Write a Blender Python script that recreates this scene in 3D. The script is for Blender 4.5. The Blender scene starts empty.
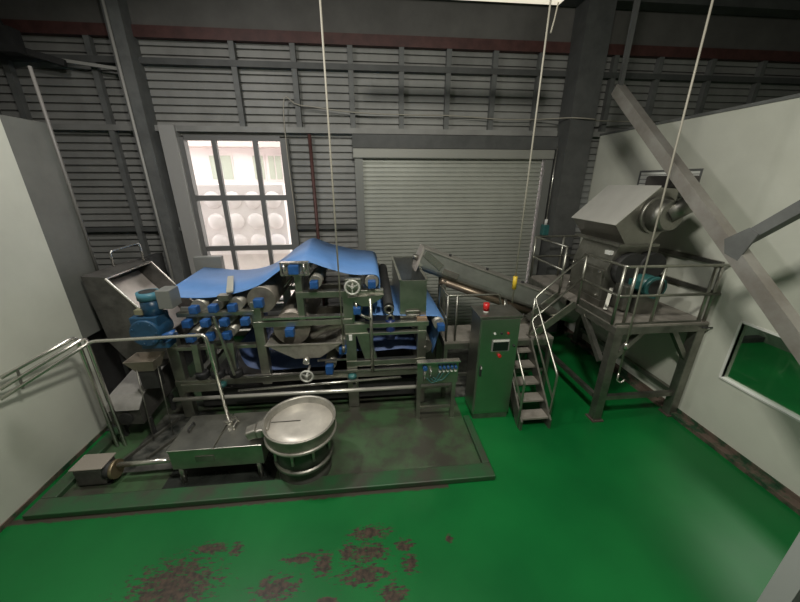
import bpy, bmesh, math, random
from mathutils import Vector, Matrix
random.seed(7)
C = bpy.context.scene.collection
SC = bpy.context.scene
# ------------------------------------------------------------------ camera, world, lights, exposure
cam = bpy.data.cameras.new('camera'); cam.sensor_width = 36; cam.lens = 36*324.6/800
cam.clip_start = 0.05; cam.clip_end = 200
co = bpy.data.objects.new('camera', cam); C.objects.link(co)
co.location = (0, 0, 3.6)
co.rotation_euler = (math.radians(90-20.23), 0, math.radians(-5.557))
SC.camera = co
SC.view_settings.view_transform = 'Standard'; SC.view_settings.look = 'None'
SC.view_settings.gamma = 1; SC.view_settings.use_curve_mapping = False
SC.view_settings.exposure = 0.0
w = bpy.data.worlds.new('overcast_sky'); SC.world = w; w.use_nodes = True
bg = w.node_tree.nodes['Background']; bg.inputs[0].default_value = (1, .94, .95, 1); bg.inputs[1].default_value = 4.5

def area(name, loc, size, power, color, target, sy=None):
    l = bpy.data.lights.new(name, 'AREA'); l.energy = power; l.color = color
    l.shape = 'RECTANGLE'; l.size = size; l.size_y = sy or size
    o = bpy.data.objects.new(name, l); C.objects.link(o); o.location = loc
    o.rotation_euler = (Vector(target)-Vector(loc)).to_track_quat('-Z', 'Y').to_euler()
    return o
area('hall_lamp', (.5, .9, 6.4), .6, 270, (1, .97, .87), (1.2, 3.2, 0))
area('hall_lamp', (-3.0, 3.6, 6.9), .5, 150, (1, .96, .92), (-1.6, 3.6, 0))
area('next_room_lamp', (7.5, 3.5, 4.2), 1.0, 90, (.95, 1, .9), (7.5, 3.5, 0))

# ------------------------------------------------------------------ materials
MATS = {}
def nd(nt, t, **k):
    n = nt.nodes.new(t)
    for a, b in k.items(): setattr(n, a, b)
    return n
def mat(name, col, rough=.5, metal=0., spec=.5, var=.0, scale=6., col2=None, bump=0., emit=None, strength=1., stretch=(1, 1, 1), rvar=0., thr=(.35, .65)):
    if name in MATS: return MATS[name]
    m = bpy.data.materials.new(name); m.use_nodes = True; nt = m.node_tree
    b = nt.nodes['Principled BSDF']; L = nt.links
    b.inputs['Base Color'].default_value = (*col, 1); b.inputs['Roughness'].default_value = rough
    b.inputs['Metallic'].default_value = metal; b.inputs['Specular IOR Level'].default_value = spec
    if var or col2 or bump or rvar:
        tc = nd(nt, 'ShaderNodeTexCoord'); mp = nd(nt, 'ShaderNodeMapping'); mp.inputs['Scale'].default_value = stretch
        nz = nd(nt, 'ShaderNodeTexNoise'); nz.inputs['Scale'].default_value = scale; nz.inputs['Detail'].default_value = 6
        nz.inputs['Roughness'].default_value = .65
        L.new(tc.outputs['Object'], mp.inputs[0]); L.new(mp.outputs[0], nz.inputs[0])
        cr = nd(nt, 'ShaderNodeValToRGB'); cr.color_ramp.elements[0].position = thr[0]; cr.color_ramp.elements[1].position = thr[1]
        c2 = col2 or tuple(max(0, c*(1-var)) for c in col)
        cr.color_ramp.elements[0].color = (*c2, 1); cr.color_ramp.elements[1].color = (*col, 1)
        L.new(nz.outputs[0], cr.inputs[0]); L.new(cr.outputs[0], b.inputs['Base Color'])
        if bump:
            bp = nd(nt, 'ShaderNodeBump'); bp.inputs['Strength'].default_value = bump; bp.inputs['Distance'].default_value = .02
            L.new(nz.outputs[0], bp.inputs['Height']); L.new(bp.outputs[0], b.inputs['Normal'])
        if rvar:
            mr = nd(nt, 'ShaderNodeMapRange'); mr.inputs[3].default_value = rough-rvar; mr.inputs[4].default_value = rough+rvar
            L.new(nz.outputs[0], mr.inputs[0]); L.new(mr.outputs[0], b.inputs['Roughness'])
    if emit:
        b.inputs['Emission Color'].default_value = (*emit, 1); b.inputs['Emission Strength'].default_value = strength
    MATS[name] = m; return m
steel = mat('brushed_steel', (.46, .455, .40), .36, .95, var=.25, scale=4, rvar=.08)
steel_lt = mat('polished_steel', (.64, .62, .57), .25, .9, var=.12, scale=3, rvar=.06)
steel_dk = mat('dull_steel', (.30, .295, .26), .42, .88, var=.35, scale=5, rvar=.1)
dark = mat('dark_iron', (.03, .03, .029), .7, 0, var=.4, scale=8)
black = mat('black_rubber', (.015, .015, .016), .6)
paintgrey = mat('grey_painted_steel', (.15, .155, .15), .55, 0, var=.35, scale=3)
panel = mat('cream_sandwich_panel', (.58, .59, .515), .42, 0, var=.10, scale=1.2)
panelgrey = mat('grey_sheet_panel', (.20, .205, .19), .5, 0, var=.2, scale=1.5)
hop = mat('weathered_sheet', (.13, .125, .115), .5, .5, var=.45, scale=5)
hopin = mat('window_lit_lining', (.62, .56, .52), .45, .3, var=.2, scale=4)  # pale pinkish tone carries the window light inside the hopper mouth
blue = mat('blue_bearing_paint', (.025, .10, .30), .35, 0, var=.3, scale=12)
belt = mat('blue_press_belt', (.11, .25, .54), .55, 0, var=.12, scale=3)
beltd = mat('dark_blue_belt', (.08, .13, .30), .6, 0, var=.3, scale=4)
teal = mat('teal_motor_paint', (.035, .14, .135), .35, 0, var=.25, scale=10)
tealblue = mat('gearmotor_paint', (.02, .075, .15), .35, 0, var=.3, scale=10)
tealcap = mat('fan_cowl_paint', (.06, .19, .25), .4)
red = mat('red_plastic', (.5, .015, .015), .3)
redpaint = mat('red_oxide_paint', (.10, .04, .035), .6, var=.4, scale=5)
yellow = mat('yellow_grip', (.6, .42, .03), .45)
white = mat('white_plastic', (.7, .7, .66), .4)
screen = mat('dark_screen', (.01, .014, .013), .12)
mesh_m = mat('sieve_cloth', (.66, .62, .55), .4, .35, var=.22, scale=3.5)
brass = mat('brass_fitting', (.30, .24, .15), .5, .8)
deck = mat('worn_chequer_deck', (.30, .275, .24), .55, .1, var=.4, scale=4, bump=.2)
strutm = mat('galvanised_strut', (.40, .385, .355), .42, .5, scale=2, col2=(.28, .255, .225))
siding = mat('grey_siding', (.30, .30, .285), .55, .1, var=.35, scale=.9, stretch=(1, 1, .6))
shutm = mat('shutter_slats', (.46, .47, .42), .42, .3, var=.18, scale=.8)
girt = mat('dark_girt', (.10, .103, .10), .6, .1, var=.3, scale=3)
hose = mat('pale_hose', (.36, .335, .28), .5)
roofm = mat('dark_roof_sheet', (.14, .134, .125), .7, var=.3, scale=1)
ext = mat('pale_plaster', (.8, .72, .72), .8, var=.05)
extw = mat('outside_window', (.42, .45, .38), .3)
extg = mat('pale_concrete', (.72, .66, .64), .9, var=.08, scale=.6)
tankm = mat('pressed_tank_panel', (.8, .74, .74), .5)
screenroom = mat('next_room_panel', (.17, .23, .17), .5, var=.2, scale=.8)

def floor_material():
    m = bpy.data.materials.new('green_epoxy_floor'); m.use_nodes = True; nt = m.node_tree; L = nt.links
    b = nt.nodes['Principled BSDF']
    tc = nd(nt, 'ShaderNodeTexCoord')
    n1 = nd(nt, 'ShaderNodeTexNoise'); n1.inputs['Scale'].default_value = .9; n1.inputs['Detail'].default_value = 5
    L.new(tc.outputs['Object'], n1.inputs[0])
    base = nd(nt, 'ShaderNodeValToRGB'); e = base.color_ramp.elements
    e[0].position = .3; e[0].color = (.003, .100, .022, 1); e[1].position = .7; e[1].color = (.004, .150, .030, 1)
    L.new(n1.outputs[0], base.inputs[0])
    # worn-through patches: places, sizes
    patches = [(-1.95, 2.15, .42, .26), (-1.75, 2.47, .20, .06), (-1.48, 2.44, .07, .07), (-.10, 2.47, .24, .08), (-.12, 2.27, .24, .10),
               (-.15, 2.07, .26, .10), (-.80, 2.28, .18, .05), (-.98, 2.04, .22, .12), (-.56, 2.22, .10, .13), (.27, 2.30, .10, .07),
               (.31, 2.12, .08, .10), (.12, 1.88, .14, .10), (.76, 2.33, .05, .04), (-.5, 1.88, .12, .05), (-.33, 2.30, .07, .10)]
    prev = None
    for x, y, rx, ry in patches:
        mp = nd(nt, 'ShaderNodeMapping'); mp.vector_type = 'TEXTURE'
        mp.inputs['Location'].default_value = (x, y, 0); mp.inputs['Scale'].default_value = (rx, ry, 1)
        L.new(tc.outputs['Object'], mp.inputs[0])
        ln = nd(nt, 'ShaderNodeVectorMath', operation='LENGTH'); L.new(mp.outputs[0], ln.inputs[0])
        if prev is None: prev = ln.outputs['Value']
        else:
            mn = nd(nt, 'ShaderNodeMath', operation='MINIMUM'); L.new(prev, mn.inputs[0]); L.new(ln.outputs['Value'], mn.inputs[1]); prev = mn.outputs[0]
    mp = nd(nt, 'ShaderNodeMapping'); mp.inputs['Scale'].default_value = (11, 34, 1); mp.inputs['Rotation'].default_value = (0, 0, .25)
    n2 = nd(nt, 'ShaderNodeTexNoise'); n2.inputs['Scale'].default_value = 1; n2.inputs['Detail'].default_value = 8; n2.inputs['Roughness'].default_value = .7
    L.new(tc.outputs['Object'], mp.inputs[0]); L.new(mp.outputs[0], n2.inputs[0])
    # mask = (1.0 - dist) + (noise-.5)*3
    a = nd(nt, 'ShaderNodeMath', operation='MULTIPLY_ADD'); L.new(n2.outputs[0], a.inputs[0]); a.inputs[1].default_value = 5.0; a.inputs[2].default_value = -1.6
    s = nd(nt, 'ShaderNodeMath', operation='SUBTRACT'); L.new(a.outputs[0], s.inputs[0]); L.new(prev, s.inputs[1])
    r = nd(nt, 'ShaderNodeValToRGB'); r.color_ramp.elements[0].position = 0; r.color_ramp.elements[1].position = .22
    L.new(s.outputs[0], r.inputs[0])
    n3 = nd(nt, 'ShaderNodeTexNoise'); n3.inputs['Scale'].default_value = 22; n3.inputs['Detail'].default_value = 5
    L.new(tc.outputs['Object'], n3.inputs[0])
    br = nd(nt, 'ShaderNodeValToRGB'); br.color_ramp.elements[0].color = (.03, .026, .02, 1); br.color_ramp.elements[1].color = (.075, .05, .036, 1)
    br.color_ramp.elements[0].position = .35; br.color_ramp.elements[1].position = .65
    L.new(n3.outputs[0], br.inputs[0])
    mx = nd(nt, 'ShaderNodeMix', data_type='RGBA'); L.new(r.outputs[0], mx.inputs[0]); L.new(base.outputs[0], mx.inputs[6]); L.new(br.outputs[0], mx.inputs[7])
    # dirt strip just outside the curb
    sp = nd(nt, 'ShaderNodeSeparateXYZ'); L.new(tc.outputs['Object'], sp.inputs[0])
    d = nd(nt, 'ShaderNodeMath', operation='SUBTRACT'); L.new(sp.outputs[1], d.inputs[0]); d.inputs[1].default_value = 2.97
    ab = nd(nt, 'ShaderNodeMath', operation='ABSOLUTE'); L.new(d.outputs[0], ab.inputs[0])
    ma = nd(nt, 'ShaderNodeMath', operation='MULTIPLY_ADD'); L.new(ab.outputs[0], ma.inputs[0]); ma.inputs[1].default_value = -9; L.new(n2.outputs[0], ma.inputs[2])
    xs = nd(nt, 'ShaderNodeMath', operation='LESS_THAN'); L.new(sp.outputs[0], xs.inputs[0]); xs.inputs[1].default_value = 0.9
    mm = nd(nt, 'ShaderNodeMath', operation='MULTIPLY'); L.new(xs.outputs[0], mm.inputs[1]); L.new(ma.outputs[0], mm.inputs[0])
    r2 = nd(nt, 'ShaderNodeValToRGB'); r2.color_ramp.elements[0].position = .12; r2.color_ramp.elements[1].position = .25; L.new(mm.outputs[0], r2.inputs[0])
    mx2 = nd(nt, 'ShaderNodeMix', data_type='RGBA'); L.new(r2.outputs[0], mx2.inputs[0]); L.new(mx.outputs[2], mx2.inputs[6]); mx2.inputs[7].default_value = (.05, .042, .032, 1)
    L.new(mx2.outputs[2], b.inputs['Base Color'])
    rr = nd(nt, 'ShaderNodeMapRange'); rr.inputs[3].default_value = .30; rr.inputs[4].default_value = .48; L.new(n1.outputs[0], rr.inputs[0]); L.new(rr.outputs[0], b.inputs['Roughness'])
    b.inputs['Specular IOR Level'].default_value = .35
    return m
floor_m = floor_material()
bay_m = mat('stained_bay_floor', (.05, .10, .045), .35, 0, scale=1.8, col2=(.045, .045, .034), rvar=.12, thr=(.42, .60))
curb_m = mat('worn_green_curb', (.02, .085, .03), .5, 0, scale=2.6, col2=(.045, .045, .033), thr=(.35, .6))
rot_m = mat('rotted_skirting', (.11, .08, .06), .8, 0, scale=5, col2=(.012, .05, .02), bump=.6, thr=(.42, .55))
glass = bpy.data.materials.new('dusty_glass'); glass.use_nodes = True
nt = glass.node_tree; nt.nodes.clear()
o_ = nd(nt, 'ShaderNodeOutputMaterial'); mixn = nd(nt, 'ShaderNodeMixShader'); tr = nd(nt, 'ShaderNodeBsdfTransparent'); gl = nd(nt, 'ShaderNodeBsdfGlossy')
gl.inputs['Roughness'].default_value = .05; mixn.inputs[0].default_value = .08; tr.inputs[0].default_value = (.93, .95, .92, 1)
nt.links.new(tr.outputs[0], mixn.inputs[1]); nt.links.new(gl.outputs[0], mixn.inputs[2]); nt.links.new(mixn.outputs[0], o_.inputs[0])

# ------------------------------------------------------------------ mesh builder
class MB:
    def __init__(s): s.v = []; s.f = []; s.sm = []
    def add(s, vs, fs, smooth=False):
        n = len(s.v); s.v += [Vector(p) for p in vs]; s.f += [[i+n for i in f] for f in fs]; s.sm += [smooth]*len(fs); return s
    def box(s, x0, x1, y0, y1, z0, z1):
        return s.add([(x0, y0, z0), (x1, y0, z0), (x1, y1, z0), (x0, y1, z0), (x0, y0, z1), (x1, y0, z1), (x1, y1, z1), (x0, y1, z1)],
                     [[0, 3, 2, 1], [4, 5, 6, 7], [0, 1, 5, 4], [1, 2, 6, 5], [2, 3, 7, 6], [3, 0, 4, 7]])
    def bar(s, a, b, w, h, up=(0, 0, 1)):
        a, b = Vector(a), Vector(b); d = (b-a).normalized(); u = Vector(up)
        if abs(d.dot(u)) > .98: u = Vector((0, 1, 0))
        r = d.cross(u).normalized()*w/2; t = r.cross(d).normalized()*h/2
        vs = [p+i*r+j*t for p in (a, b) for i, j in ((-1, -1), (1, -1), (1, 1), (-1, 1))]
        return s.add(vs, [[3, 2, 1, 0], [4, 5, 6, 7], [0, 1, 5, 4], [1, 2, 6, 5], [2, 3, 7, 6], [3, 0, 4, 7]])
    def tube(s, path, r, n=10, caps=True):
        P = [Vector(p) for p in path]; rings = []
        prev = None
        for i, p in enumerate(P):
            d = (P[min(i+1, len(P)-1)]-P[max(i-1, 0)]).normalized()
            u = prev if prev else (Vector((0, 0, 1)) if abs(d.z) < .9 else Vector((0, 1, 0)))
            x = d.cross(u).normalized(); y = x.cross(d).normalized(); prev = y
            rr = r[i] if isinstance(r, (list, tuple)) else r
            rings.append([p+(x*math.cos(2*math.pi*k/n)+y*math.sin(2*math.pi*k/n))*rr for k in range(n)])
        vs = [q for ring in rings for q in ring]; fs = []
        for i in range(len(P)-1):
            for k in range(n):
                fs.append([i*n+k, i*n+(k+1) % n, (i+1)*n+(k+1) % n, (i+1)*n+k])
        s.add(vs, fs, True)
        if caps:
            m = len(s.v)-len(vs)
            s.f += [[m+k for k in range(n)][::-1], [m+(len(P)-1)*n+k for k in range(n)]]; s.sm += [False, False]
        return s
    def cyl(s, a, b, r, n=20, r2=None): return s.tube([a, b], [r, r if r2 is None else r2], n)
    def prism(s, poly, axis, a, b):
        k = len(poly)
        def mk(p, t):
            return {'x': (t, p[0], p[1]), 'y': (p[0], t, p[1]), 'z': (p[0], p[1], t)}[axis]
        vs = [mk(p, a) for p in poly]+[mk(p, b) for p in poly]
        return s.add(vs, [list(range(k))[::-1], list(range(k, 2*k))]+[[i, (i+1) % k, k+(i+1) % k, k+i] for i in range(k)])
    def lathe(s, c, prof, n=32):
        c = Vector(c); vs = [c+Vector((r*math.cos(2*math.pi*k/n), r*math.sin(2*math.pi*k/n), z)) for r, z in prof for k in range(n)]
        fs = [[i*n+k, i*n+(k+1) % n, (i+1)*n+(k+1) % n, (i+1)*n+k] for i in range(len(prof)-1) for k in range(n)]
        return s.add(vs, fs, True)
    def torus(s, c, R, r, axis='y', n=24, m=8):
        c = Vector(c); vs = []; fs = []
        for i in range(n):
            a = 2*math.pi*i/n
            for j in range(m):
                b = 2*math.pi*j/m; q = R+r*math.cos(b); h = r*math.sin(b)
                p = {'y': (q*math.cos(a), h, q*math.sin(a)), 'z': (q*math.cos(a), q*math.sin(a), h), 'x': (h, q*math.cos(a), q*math.sin(a))}[axis]
                vs.append(c+Vector(p))
        for i in range(n):
            for j in range(m):
                fs.append([i*m+j, ((i+1) % n)*m+j, ((i+1) % n)*m+(j+1) % m, i*m+(j+1) % m])
        return s.add(vs, fs, True)
    def loft(s, A, B, th):
        """sheet between two matched edge polylines, given a thickness along its normal"""
        k = len(A); A = [Vector(p) for p in A]; B = [Vector(p) for p in B]; nA = []; nB = []
        for i in range(k):
            t = (A[min(i+1, k-1)]-A[max(i-1, 0)]).normalized(); c = (B[i]-A[i]).normalized(); nrm = t.cross(c).normalized()*th
            nA.append(A[i]+nrm); nB.append(B[i]+nrm)
        vs = A+B+nA+nB; fs = []
        for i in range(k-1):
            fs += [[i, i+1, k+i+1, k+i], [2*k+i, 3*k+i, 3*k+i+1, 2*k+i+1], [i, 2*k+i, 2*k+i+1, i+1], [k+i, k+i+1, 3*k+i+1, 3*k+i]]
        fs += [[0, k, 3*k, 2*k], [k-1, 3*k-1, 4*k-1, 2*k-1]]
        return s.add(vs, fs, True)
    def build(s, name, m, parent=None, bevel=0., loc=None):
        off = Vector((0, 0, 0)); q = parent
        while q: off += Vector(q.location); q = q.parent
        if parent is None:
            if loc is None:
                xs = [p.x for p in s.v]; ys = [p.y for p in s.v]; zs = [p.z for p in s.v]
                loc = ((min(xs)+max(xs))/2, (min(ys)+max(ys))/2, min(zs))
            off = Vector(loc)
        me = bpy.data.meshes.new(name); me.from_pydata([p-off for p in s.v], [], s.f); me.update()
        bm = bmesh.new(); bm.from_mesh(me); bmesh.ops.recalc_face_normals(bm, faces=bm.faces); bm.to_mesh(me); bm.free()
        me.polygons.foreach_set('use_smooth', s.sm)
        me.materials.append(m)
        o = bpy.data.objects.new(name, me); C.objects.link(o)
        if parent: o.parent = parent
        else: o.location = off
        if bevel:
            b = o.modifiers.new('bevel', 'BEVEL'); b.width = bevel; b.segments = 2; b.limit_method = 'ANGLE'; b.angle_limit = math.radians(50)
        return o
def tag(o, label, cat, group=None):
    o['label'] = label; o['category'] = cat
    if group: o['group'] = group
    return o
def thing(name, loc, label, cat, group=None):
    o = bpy.data.objects.new(name, None); C.objects.link(o); o.location = loc; o.empty_display_size = .1
    return tag(o, label, cat, group)
def struct(o): o['kind'] = 'structure'; return o
def lab(o, t): o['label'] = t; return o
def fillet(pts, r=.08, n=5):
    P = [Vector(p) for p in pts]; out = [P[0]]
    for i in range(1, len(P)-1):
        a, b, c = P[i-1], P[i], P[i+1]; d1 = (a-b); d2 = (c-b); k = min(r, d1.length*.45, d2.length*.45)
        p, q = b+d1.normalized()*k, b+d2.normalized()*k
        for j in range(n+1):
            t = j/n; out.append(p*(1-t)**2+b*2*t*(1-t)+q*t*t)
    out.append(P[-1]); return out
def dup(root, off, label=None):
    r = root.copy(); C.objects.link(r); r.location = Vector(root.location)+Vector(off)
    if label: r['label'] = label
    for ch in list(root.children):
        c = ch.copy(); C.objects.link(c); c.parent = r
        for g in list(ch.children):
            d = g.copy(); C.objects.link(d); d.parent = c
    return r

# ------------------------------------------------------------------ setting
struct(MB().box(-9, 11, -3, 7.6, -.15, 0).build('floor', floor_m, loc=(0, 0, 0)))
struct(MB().box(-3.8, 1.42, 3.2, 7.4, 0, .012).build('floor_bay', bay_m, loc=(0, 0, 0)))
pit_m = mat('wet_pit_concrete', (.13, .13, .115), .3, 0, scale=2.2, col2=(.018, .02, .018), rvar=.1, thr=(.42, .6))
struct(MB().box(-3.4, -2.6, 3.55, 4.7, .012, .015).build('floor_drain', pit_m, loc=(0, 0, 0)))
struct(MB().box(-2.66, -1.3, 3.22, 3.95, .012, .015).build('floor_tank_shade', mat('tank_shade_dark', (.03, .034, .03), .25, var=.5, scale=3), loc=(0, 0, 0)))  # thin dark slab standing in for the shadow beneath the tank
struct(MB().box(1.42, 2.2, 4.7, 7.4, 0, .012).build('floor_dark_slab', pit_m, loc=(0, 0, 0)))  # dark slab over the green floor behind the cabinet
struct(MB().box(-3.98, 1.52, 2.98, 3.2, 0, .075).build('trim_1', curb_m, bevel=.012, loc=(0, 0, 0)))
struct(MB().box(-3.98, -3.8, 3.2, 4.4, 0, .075).build('trim_2', curb_m, bevel=.012, loc=(0, 0, 0)))
struct(MB().box(1.42, 1.52, 3.2, 4.14, 0, .075).build('trim_3', curb_m, bevel=.012, loc=(0, 0, 0)))
struct(MB().box(-9, 11, -3, 7.9, 7.2, 7.35).build('ceiling', roofm))
struct(MB().box(-9, 11, -3.1, -3, 0, 7.2).build('wall_front', panelgrey))
struct(MB().box(-9.1, -9, -3, 7.9, 0, 7.2).build('wall_left_hall', panelgrey))
struct(MB().box(11, 11.1, -3, 7.9, 0, 7.2).build('wall_right_hall', panelgrey))
# left sandwich-panel partition: white near run, greyer far run that stops above the discharge opening
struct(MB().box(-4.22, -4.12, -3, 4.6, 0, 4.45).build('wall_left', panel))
struct(MB().box(-4.28, -4.16, 4.6, 5.27, 1.45, 4.32).build('wall_left_far', mat('far_grey_panel', (.15, .155, .14), .55, var=.25, scale=1.5)))
struct(MB().box(-4.42, -4.32, 4.6, 7.2, 0, 2.2).build('wall_left_blackout', dark))  # dark sheet added to black out the opening under the partition
struct(MB().box(-4.32, -3.8, 4.4, 7.4, 0, .012).build('floor_left_blackout', dark, loc=(0, 0, 0)))  # dark strip added to keep the floor of that opening black
struct(MB().box(-4.125, -4.105, -3, 4.6, 0, .06).build('baseboard_left', rot_m))
# right partition with view window and louvre opening
XR = 4.95
rw = MB()
rw.box(XR, XR+.1, -3, 7.2, 0, .98).box(XR, XR+.1, -3, 1.2, .98, 1.82).box(XR, XR+.1, 3.51, 7.2, .98, 1.82)
rw.box(XR, XR+.1, -3, 7.2, 1.82, 3.25).box(XR, XR+.1, -3, 4.7, 3.25, 3.78).box(XR, XR+.1, 5.88, 7.2, 3.25, 3.78).box(XR, XR+.1, -3, 7.2, 3.78, 4.5)
struct(rw.build('wall_right', panel))
struct(MB().box(XR-.012, XR+.11, -3, 7.2, 4.5, 4.54).build('trim_4', paintgrey))
struct(MB().box(XR-.13, XR, -3, 7.2, 0, .06).box(XR-.02, XR, -3, 7.2, .06, .12).build('baseboard_right', rot_m))
win = MB().box(XR-.02, XR+.05, 1.2, 3.53, .962, .985).box(XR-.012, XR+.05, 1.2, 3.53, 1.82, 1.85).box(XR-.012, XR+.05, 3.51, 3.54, .985, 1.82)
wo = struct(win.build('window_2', mat('white_window_bead', (.72, .72, .68), .35)))
MB().box(XR+.04, XR+.05, 1.2, 3.51, .985, 1.82).build('window_pane', glass, wo)
# room beyond the view window
struct(MB().box(9.3, 9.4, -3, 7.4, 0, 3).build('wall_next_room', screenroom))
struct(MB().box(5.06, 9.3, 6.2, 6.3, 0, 3).build('wall_next_room_end', screenroom))
struct(MB().box(5.06, 9.3, 6.05, 6.2, 0, .12).build('baseboard_next_room', dark))
# near jamb at the lower right corner of the view
j = struct(MB().box(2.2, 2.32, .87, .97, 0, 2.4).build('trim_5', mat('jamb_grey', (.33, .34, .33), .5)))
struct(MB().box(2.25, 2.32, -.6, .87, 0, 2.4).build('wall_near', panelgrey))

# back wall: ribbed siding in runs around the window and the shutter
WX0, WX1, WZ0, WZ1 = -3.62, -1.66, .9, 4.42
DX0, DX1, DZ1 = -.16, 4.0, 4.2
def ribbed(mb, x0, x1, z0, z1, y=7.6, pitch=.135):
    pts = [(y, z0)]; z = math.floor(z0/pitch)*pitch
    while z < z1-1e-6:
        a, b, c, e = [max(z0, min(z+pitch*t_, z1)) for t_ in (.70, .74, .96, 1)]
        pts += [(y, a), (y+.05, b), (y+.05, c), (y, e)]; z += pitch
    q = [pts[0]]
    for p in pts[1:]:
        if abs(p[0]-q[-1][0])+abs(p[1]-q[-1][1]) > 1e-5: q.append(p)
    q += [(y+.1, z1), (y+.1, z0)]
    mb.prism(q, 'x', x0, x1)
bw = MB()
ribbed(bw, -9, WX0, 0, 7.2); ribbed(bw, WX0, WX1, WZ1, 7.2); ribbed(bw, WX0, WX1, 0, WZ0); ribbed(bw, WX1, DX0, 0, 7.2)
ribbed(bw, DX0, DX1, DZ1, 7.2); ribbed(bw, DX1, 11, 0, 7.2)
struct(bw.build('wall_back', siding, loc=(0, 7.6, 0)))
struct(MB().box(-9, 11, 7.52, 7.6, 6.2, 7.2).build('wall_back_upper', roofm))
n = 6
for z0, z1, m in ((5.62, 5.72, girt), (4.52, 4.62, siding), (6.02, 6.2, redpaint), (2.6, 2.68, girt)):
    mb = MB()
    if z0 > 4.4: mb.box(-9, 11, 7.48, 7.6, z0, z1)
    else: mb.box(-9, WX0-.35, 7.5, 7.6, z0, z1).box(WX1+.1, DX0-.1, 7.5, 7.6, z0, z1)
    o = struct(mb.build('trim_%d' % n, m)); n += 1
for x, z0, z1 in [(-.23, 4.62, 6.15), (.76, 4.62, 6.15), (1.7, 4.62, 6.15), (2.65, 4.62, 6.15), (3.6, 4.62, 6.15), (5.2, 4.6, 6.15), (6.2, 4.6, 6.15), (7.4, 4.6, 6.15), (8.6, 4.6, 6.15), (-1.3, 4.62, 6.15), (-4.85, 0, 6.15), (-6.3, 0, 6.15), (-2.4, 4.62, 6.15)]:
    struct(MB().box(x-.05, x+.05, 7.49, 7.6, z0, z1).build('trim_%d' % n, paintgrey)); n += 1
# the broad dark portal columns
struct(MB().box(4.15, 4.68, 7.05, 7.5, 0, 7.2).build('trim_%d' % n, girt)); n += 1
struct(MB().box(-4.32, -4.04, 7.25, 7.6, 0, 7.2).build('trim_%d' % n, paintgrey)); n += 1
struct(MB().box(-7.3, -6.75, 7.1, 7.6, 0, 7.2).build('trim_%d' % n, girt)); n += 1
for y in (7.2,):
    struct(MB().box(-9, 11, 7.15, 7.45, 6.75, 7.2).build('trim_%d' % n, girt)); n += 1
# window: jambs, frame bars, panes
struct(MB().box(-3.95, -3.66, 7.42, 7.6, .0, 4.62).build('trim_%d' % n, mat('pale_jamb', (.33, .325, .31), .5))); n += 1
wf = MB()
wf.box(WX0-.06, WX0+.05, 7.5, 7.66, WZ0, WZ1).box(WX1-.06, WX1+.1, 7.5, 7.66, WZ0, WZ1)
wf.box(WX0+.05, WX1-.06, 7.52, 7.62, WZ1-.05, WZ1+.04).box(WX0+.05, WX1-.06, 7.5, 7.66, WZ0-.05, WZ0+.06)
xs = [WX0, -3.02, -2.22, WX1]
wm = mat('grey_window_steel', (.16, .16, .155), .5, .2)
w1 = struct(wf.build('window_1', wm))
for x in xs[1:3]: MB().box(x-.045, x+.045, 7.52, 7.6, WZ0+.06, WZ1-.05).build('mullion', wm, w1)
for z in (3.27, 2.2, 1.4): MB().box(WX0+.05, WX1-.06, 7.525, 7.595, z-.055, z+.055).build('transom', wm, w1)
zz = [WZ0, 1.4, 2.2, 3.27, WZ1]
for i in range(3):
    for k in range(4): MB().box(xs[i]+.03, xs[i+1]-.03, 7.61, 7.616, zz[k]+.03, zz[k+1]-.03).build('window_pane', glass, w1)
# roller shutter
sl = MB(); pts = []; z = 0
while z < 4.05:
    pts += [(7.505, z), (7.475, z+.012), (7.475, z+.062), (7.505, z+.074)]; z += .088
pts += [(7.55, z), (7.55, 0)]
sl.prism(pts, 'x', DX0+.1, DX1-.1)
d1 = struct(sl.build('door_1', shutm))
for x in (DX0, DX1): MB().box(x-.07, x+.1, 7.4, 7.58, 0, DZ1).build('guide_rail', mat('grey_guide', (.2, .205, .19), .5, .3), d1)
MB().box(DX0-.1, DX1+.1, 7.36, 7.6, 4.05, 4.24).build('shutter_hood', mat('hood_sheet', (.3, .3, .27), .5, .2), d1, bevel=.02)
MB().box(DX0-.1, DX1+.3, 7.4, 7.6, 4.25, 4.5).build('lintel', girt, d1)
MB().box(DX0+.1, DX1-.1, 7.44, 7.5, 0, .09).build('bottom_bar', steel_dk, d1)
# outside
struct(MB().box(-30, 20, 7.95, 60, -.2, 0).build('ground_outside', extg))
b = thing('neighbour_building', (-5, 16, 0), 'pale plastered building seen through the window beyond the water tank', 'building')
MB().box(-14, 6, 16, 20, 0, 4.95).build('wall', ext, b)
MB().box(-14.3, 6.3, 15.4, 20, 4.95, 5.3).build('eave', mat('pale_eave', (.62, .53, .5), .7), b)
MB().box(-14.3, 6.3, 15.8, 20, 5.3, 7.2).build('roof', mat('pale_roof', (.78, .68, .68), .7), b)
for x0, x1 in ((-6.75, -5.75), (-4.95, -4.4), (-4.3, -3.65), (-2.4, -1.4)):
    f = MB().box(x0, x1, 15.95, 16.02, 3.62, 4.7).build('window', ext, b)
    MB().box(x0+.06, (x0+x1)/2-.03, 15.92, 15.96, 3.68, 4.64).build('pane', extw, f); MB().box((x0+x1)/2+.03, x1-.06, 15.92, 15.96, 3.68, 4.64).build('pane', extw, f)
t = thing('water_tank', (-3.9, 11, 0), 'pale sectional water tank of domed panels standing outside the window', 'water tank')
MB().box(-5.7, -2.6, 11, 12.5, 1.35, 3.5).build('body', tankm, t)
MB().box(-5.6, -2.7, 11.1, 12.4, 0, 1.35).build('plinth', extg, t)
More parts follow.
